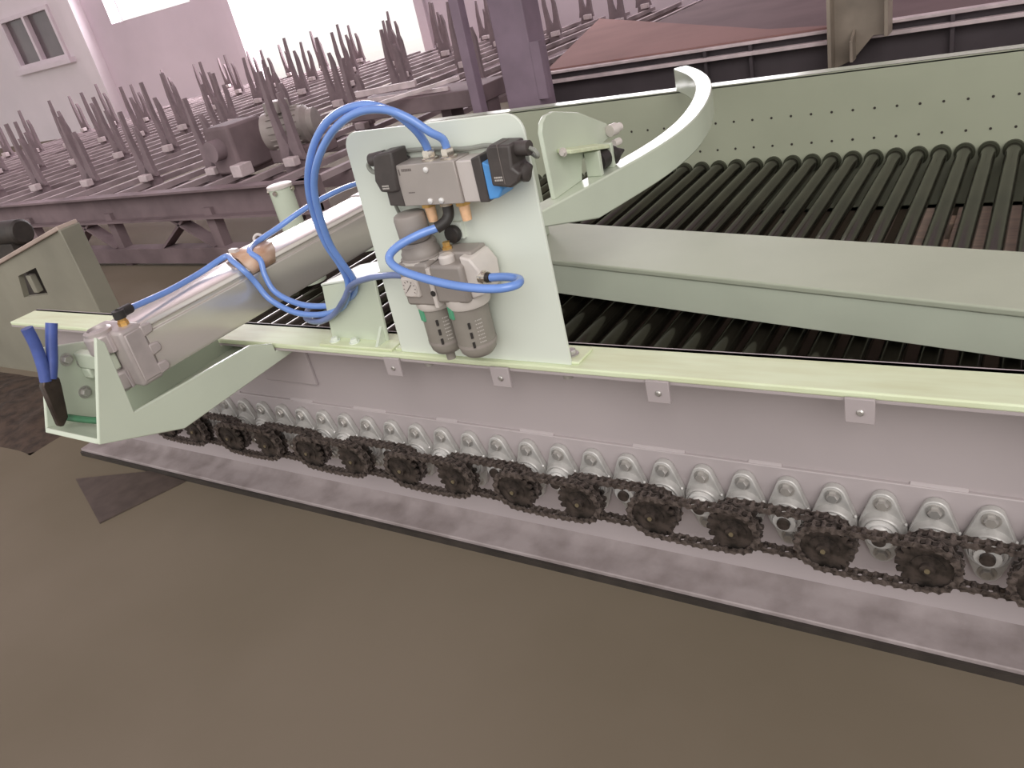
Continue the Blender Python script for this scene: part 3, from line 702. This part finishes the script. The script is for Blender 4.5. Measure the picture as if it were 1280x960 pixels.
build(MB().box(-3.46,-3.27,2.56,2.78,.3725,.60), 'gear_housing', BGD, gb, bevel=.015)
build(MB().cyl((-3.37,2.56,.50),(-3.37,2.50,.50), .05, n=20), 'output_flange', BGS, gb)
build(MB().box(-3.25,-3.18,2.48,2.56,.3725,.43), 'name_block', BGL, gb, bevel=.004)
# loose bars lying on the right-hand side of the table
for k, (a, b, lab) in enumerate([((-3.0,3.2,.565),(-2.60,3.2,.575),'short bright steel bar on the rail behind valve plate'),
        ((-2.98,3.16,.535),(-2.38,3.16,.535),'long thin steel bar under the short bright bar'),
        ((-2.75,2.95,.53),(-2.35,3.22,.568),'steel bar leaning diagonally toward the thin post')]):
    tag(build(MB().bar(a, b, .02, .018 if k else .03), 'steel_bar', BGL, bevel=.002), lab, 'bar', 'loose steel bars behind the plate')
sup = thing('bar_rest', (-2.7, 3.25, 0), 'dark steel trestle carrying loose bars behind the plate', 'trestle')
build(MB().box(-3.05,-2.2,3.10,3.40,.45,.525), 'top_rail', BGD, sup, bevel=.004)
for x in (-2.46, -2.24): build(MB().box(x-.03,x+.03,3.2,3.3,0,.45), 'leg', BGD, sup)

# ------------------------------------------------------------------ background: sheet table on the right
sht = thing('sheet_table', (-.6, 5.2, 0), 'long dark table with double rail edge behind the far conveyor panel', 'table')
SX0, SX1 = -2.14, 3.0
build(MB().box(SX0, SX1, 3.585, 3.62, .424, .440), 'rail_lower', BGL, sht, bevel=.002)
build(MB().box(SX0, SX1, 3.60, 3.66, .466, .478), 'rail_upper', BGL, sht, bevel=.002)
build(MB().box(SX0, SX1, 3.63, 3.65, .08, .466), 'edge_web', BGDD, sht)
for x in (-1.9, -.25, 1.4, 2.8): build(MB().box(x-.04, x+.04, 3.66, 3.74, 0, .45), 'leg', BGD, sht)
for x in (-1.3, -1.1, -.34, .12): build(MB().box(x-.007, x+.007, 3.60, 3.63, .2, .466), 'stiffener', BGDD, sht)
build(MB().box(SX0, SX1, 3.66, 7.6, .455, .467), 'table_top', BROWN2, sht)
tag(build(MB().add([(-2.12,3.64,.4785),(-.72,3.62,.4785),(-1.086,3.836,.4785),(-2.90,5.88,.4785),(-2.12,3.64,.4865),(-.72,3.62,.4865),(-1.086,3.836,.4865),(-2.90,5.88,.4865)],
    [(0,3,2,1),(4,5,6,7),(0,1,5,4),(1,2,6,5),(2,3,7,6),(3,0,4,7)]), 'steel_sheet', BROWN), 'reddish brown steel sheet laid slantwise on the table edge', 'sheet')
# columns
hc = thing('steel_column', (-.65, 3.56, .33), 'dusty grey H section post with slanted foot bolted to the sheet table edge', 'column')
build(MB().prism([(-.759,.33),(-.683,.358),(-.61,.438),(-.553,.438),(-.553,1.6),(-.759,1.6)], 'y', 3.57, 3.585), 'web_plate', COLR, hc)
build(MB().box(-.766,-.752,3.50,3.60,.33,1.6), 'flange_plate', COLR, hc, bevel=.001)
build(MB().box(-.560,-.546,3.50,3.60,.438,1.6), 'flange_plate', COLR, hc, bevel=.001)
build(MB().prism([(3.50,.36),(3.57,.36),(3.57,.47),(3.50,.438)], 'x', -.683, -.673), 'stiffener', COLR, hc)
wc = thing('steel_column', (-1.93, 3.12, 0), 'broad purple grey box column rising behind the valve plate', 'column')
build(MB().box(-2.01,-1.845,3.06,3.2,0,1.6), 'column_shaft', COLM, wc, bevel=.006)
build(MB().box(-2.05,-1.80,3.03,3.23,.0,.03), 'base_plate', COLM, wc)
build(MB().box(-1.845,-1.80,3.06,3.09,.45,.68), 'side_fin', COLM, wc)
tc_ = thing('steel_post', (-2.12, 3.0, 0), 'thin purple grey post standing beside the broad column', 'post')
build(MB().box(-2.145,-2.098,2.98,3.03,0,1.6), 'post_shaft', COLM, tc_, bevel=.003)
build(MB().box(-2.18,-2.07,2.95,3.06,0,.02), 'base_plate', COLM, tc_)

# ------------------------------------------------------------------ grey green chute box at the left
cb = thing('chute_plate', (-3.2, 1.26, 0), 'grey green steel side plate with square cutout standing beyond the conveyor end', 'plate')
def quad(pts, y0, y1): return MB().prism(pts, 'y', y0, y1)
pb = MB()
def zt(x): return .563+(x+2.53)*.228
pb.prism([(-3.9,0),(-3.9,zt(-3.9)),(-2.95,zt(-2.95)),(-2.95,.404),(-2.99,.322),(-2.99,0)], 'y', 1.25, 1.27)
pb.prism([(-2.99,0),(-2.99,.322),(-2.81,.338),(-2.81,0)], 'y', 1.25, 1.27)
pb.prism([(-2.95,.404),(-2.95,zt(-2.95)),(-2.80,zt(-2.80)),(-2.80,.436)], 'y', 1.25, 1.27)
pb.prism([(-2.81,0),(-2.81,.338),(-2.80,.436),(-2.80,zt(-2.80)),(-2.53,.563),(-2.53,0)], 'y', 1.25, 1.27)
build(pb, 'side_plate', GBOX, cb)
build(MB().bar((-3.9,1.275,zt(-3.9)+.006),(-2.525,1.275,.570), .07, .014), 'top_edge_strip', GBOXE, cb, bevel=.003)
build(MB().box(-2.53,-2.516,1.24,1.31,0,.565), 'end_edge_strip', GBOX, cb, bevel=.003)
build(MB().box(-3.05,-2.75,1.33,1.35,.25,.46), 'inner_plate', DARK, cb)
build(MB().box(-2.93,-2.90,1.262,1.285,.335,.40), 'latch', GBOX, cb, bevel=.003)
dr = tag(build(MB().lathe([(.05,0),(.06,.01),(.06,.30),(.05,.31)], (-4.35,1.8,.37), (1,.1,0), 20).box(-4.30,-4.08,1.77,1.83,0,.33), 'drive_roller', DARK), 'dark round drum on stand beyond the grey green plate', 'drum')
dbs = MB(); NX, NY = 46, 18; vs_ = []; fs_ = []
from mathutils import noise
for j in range(NY+1):
    for i in range(NX+1):
        u, v_ = i/NX, j/NY
        x = -3.75+1.25*u; y = .84+.38*v_
        edge = max(0, min(1, 4*min(u, 1-u, v_, 1-v_)))
        h = edge*(.012+.028*max(0, noise.noise(Vector((x*9, y*9, 0))))+.018*abs(noise.noise(Vector((x*30, y*30, 3)))))
        wob = .05*noise.noise(Vector((x*4, y*4, 7)))
        vs_.append((x+wob, y+wob*.6, h))
for j in range(NY):
    for i in range(NX):
        q = j*(NX+1)+i; fs_.append((q, q+1, q+NX+2, q+NX+1))
dbs.add(vs_, fs_)
o = tag(build(dbs, 'dirt_heap', DEBRIS), 'dark brown dirt and swarf heaped on floor by the conveyor end', 'debris'); o['kind'] = 'stuff'
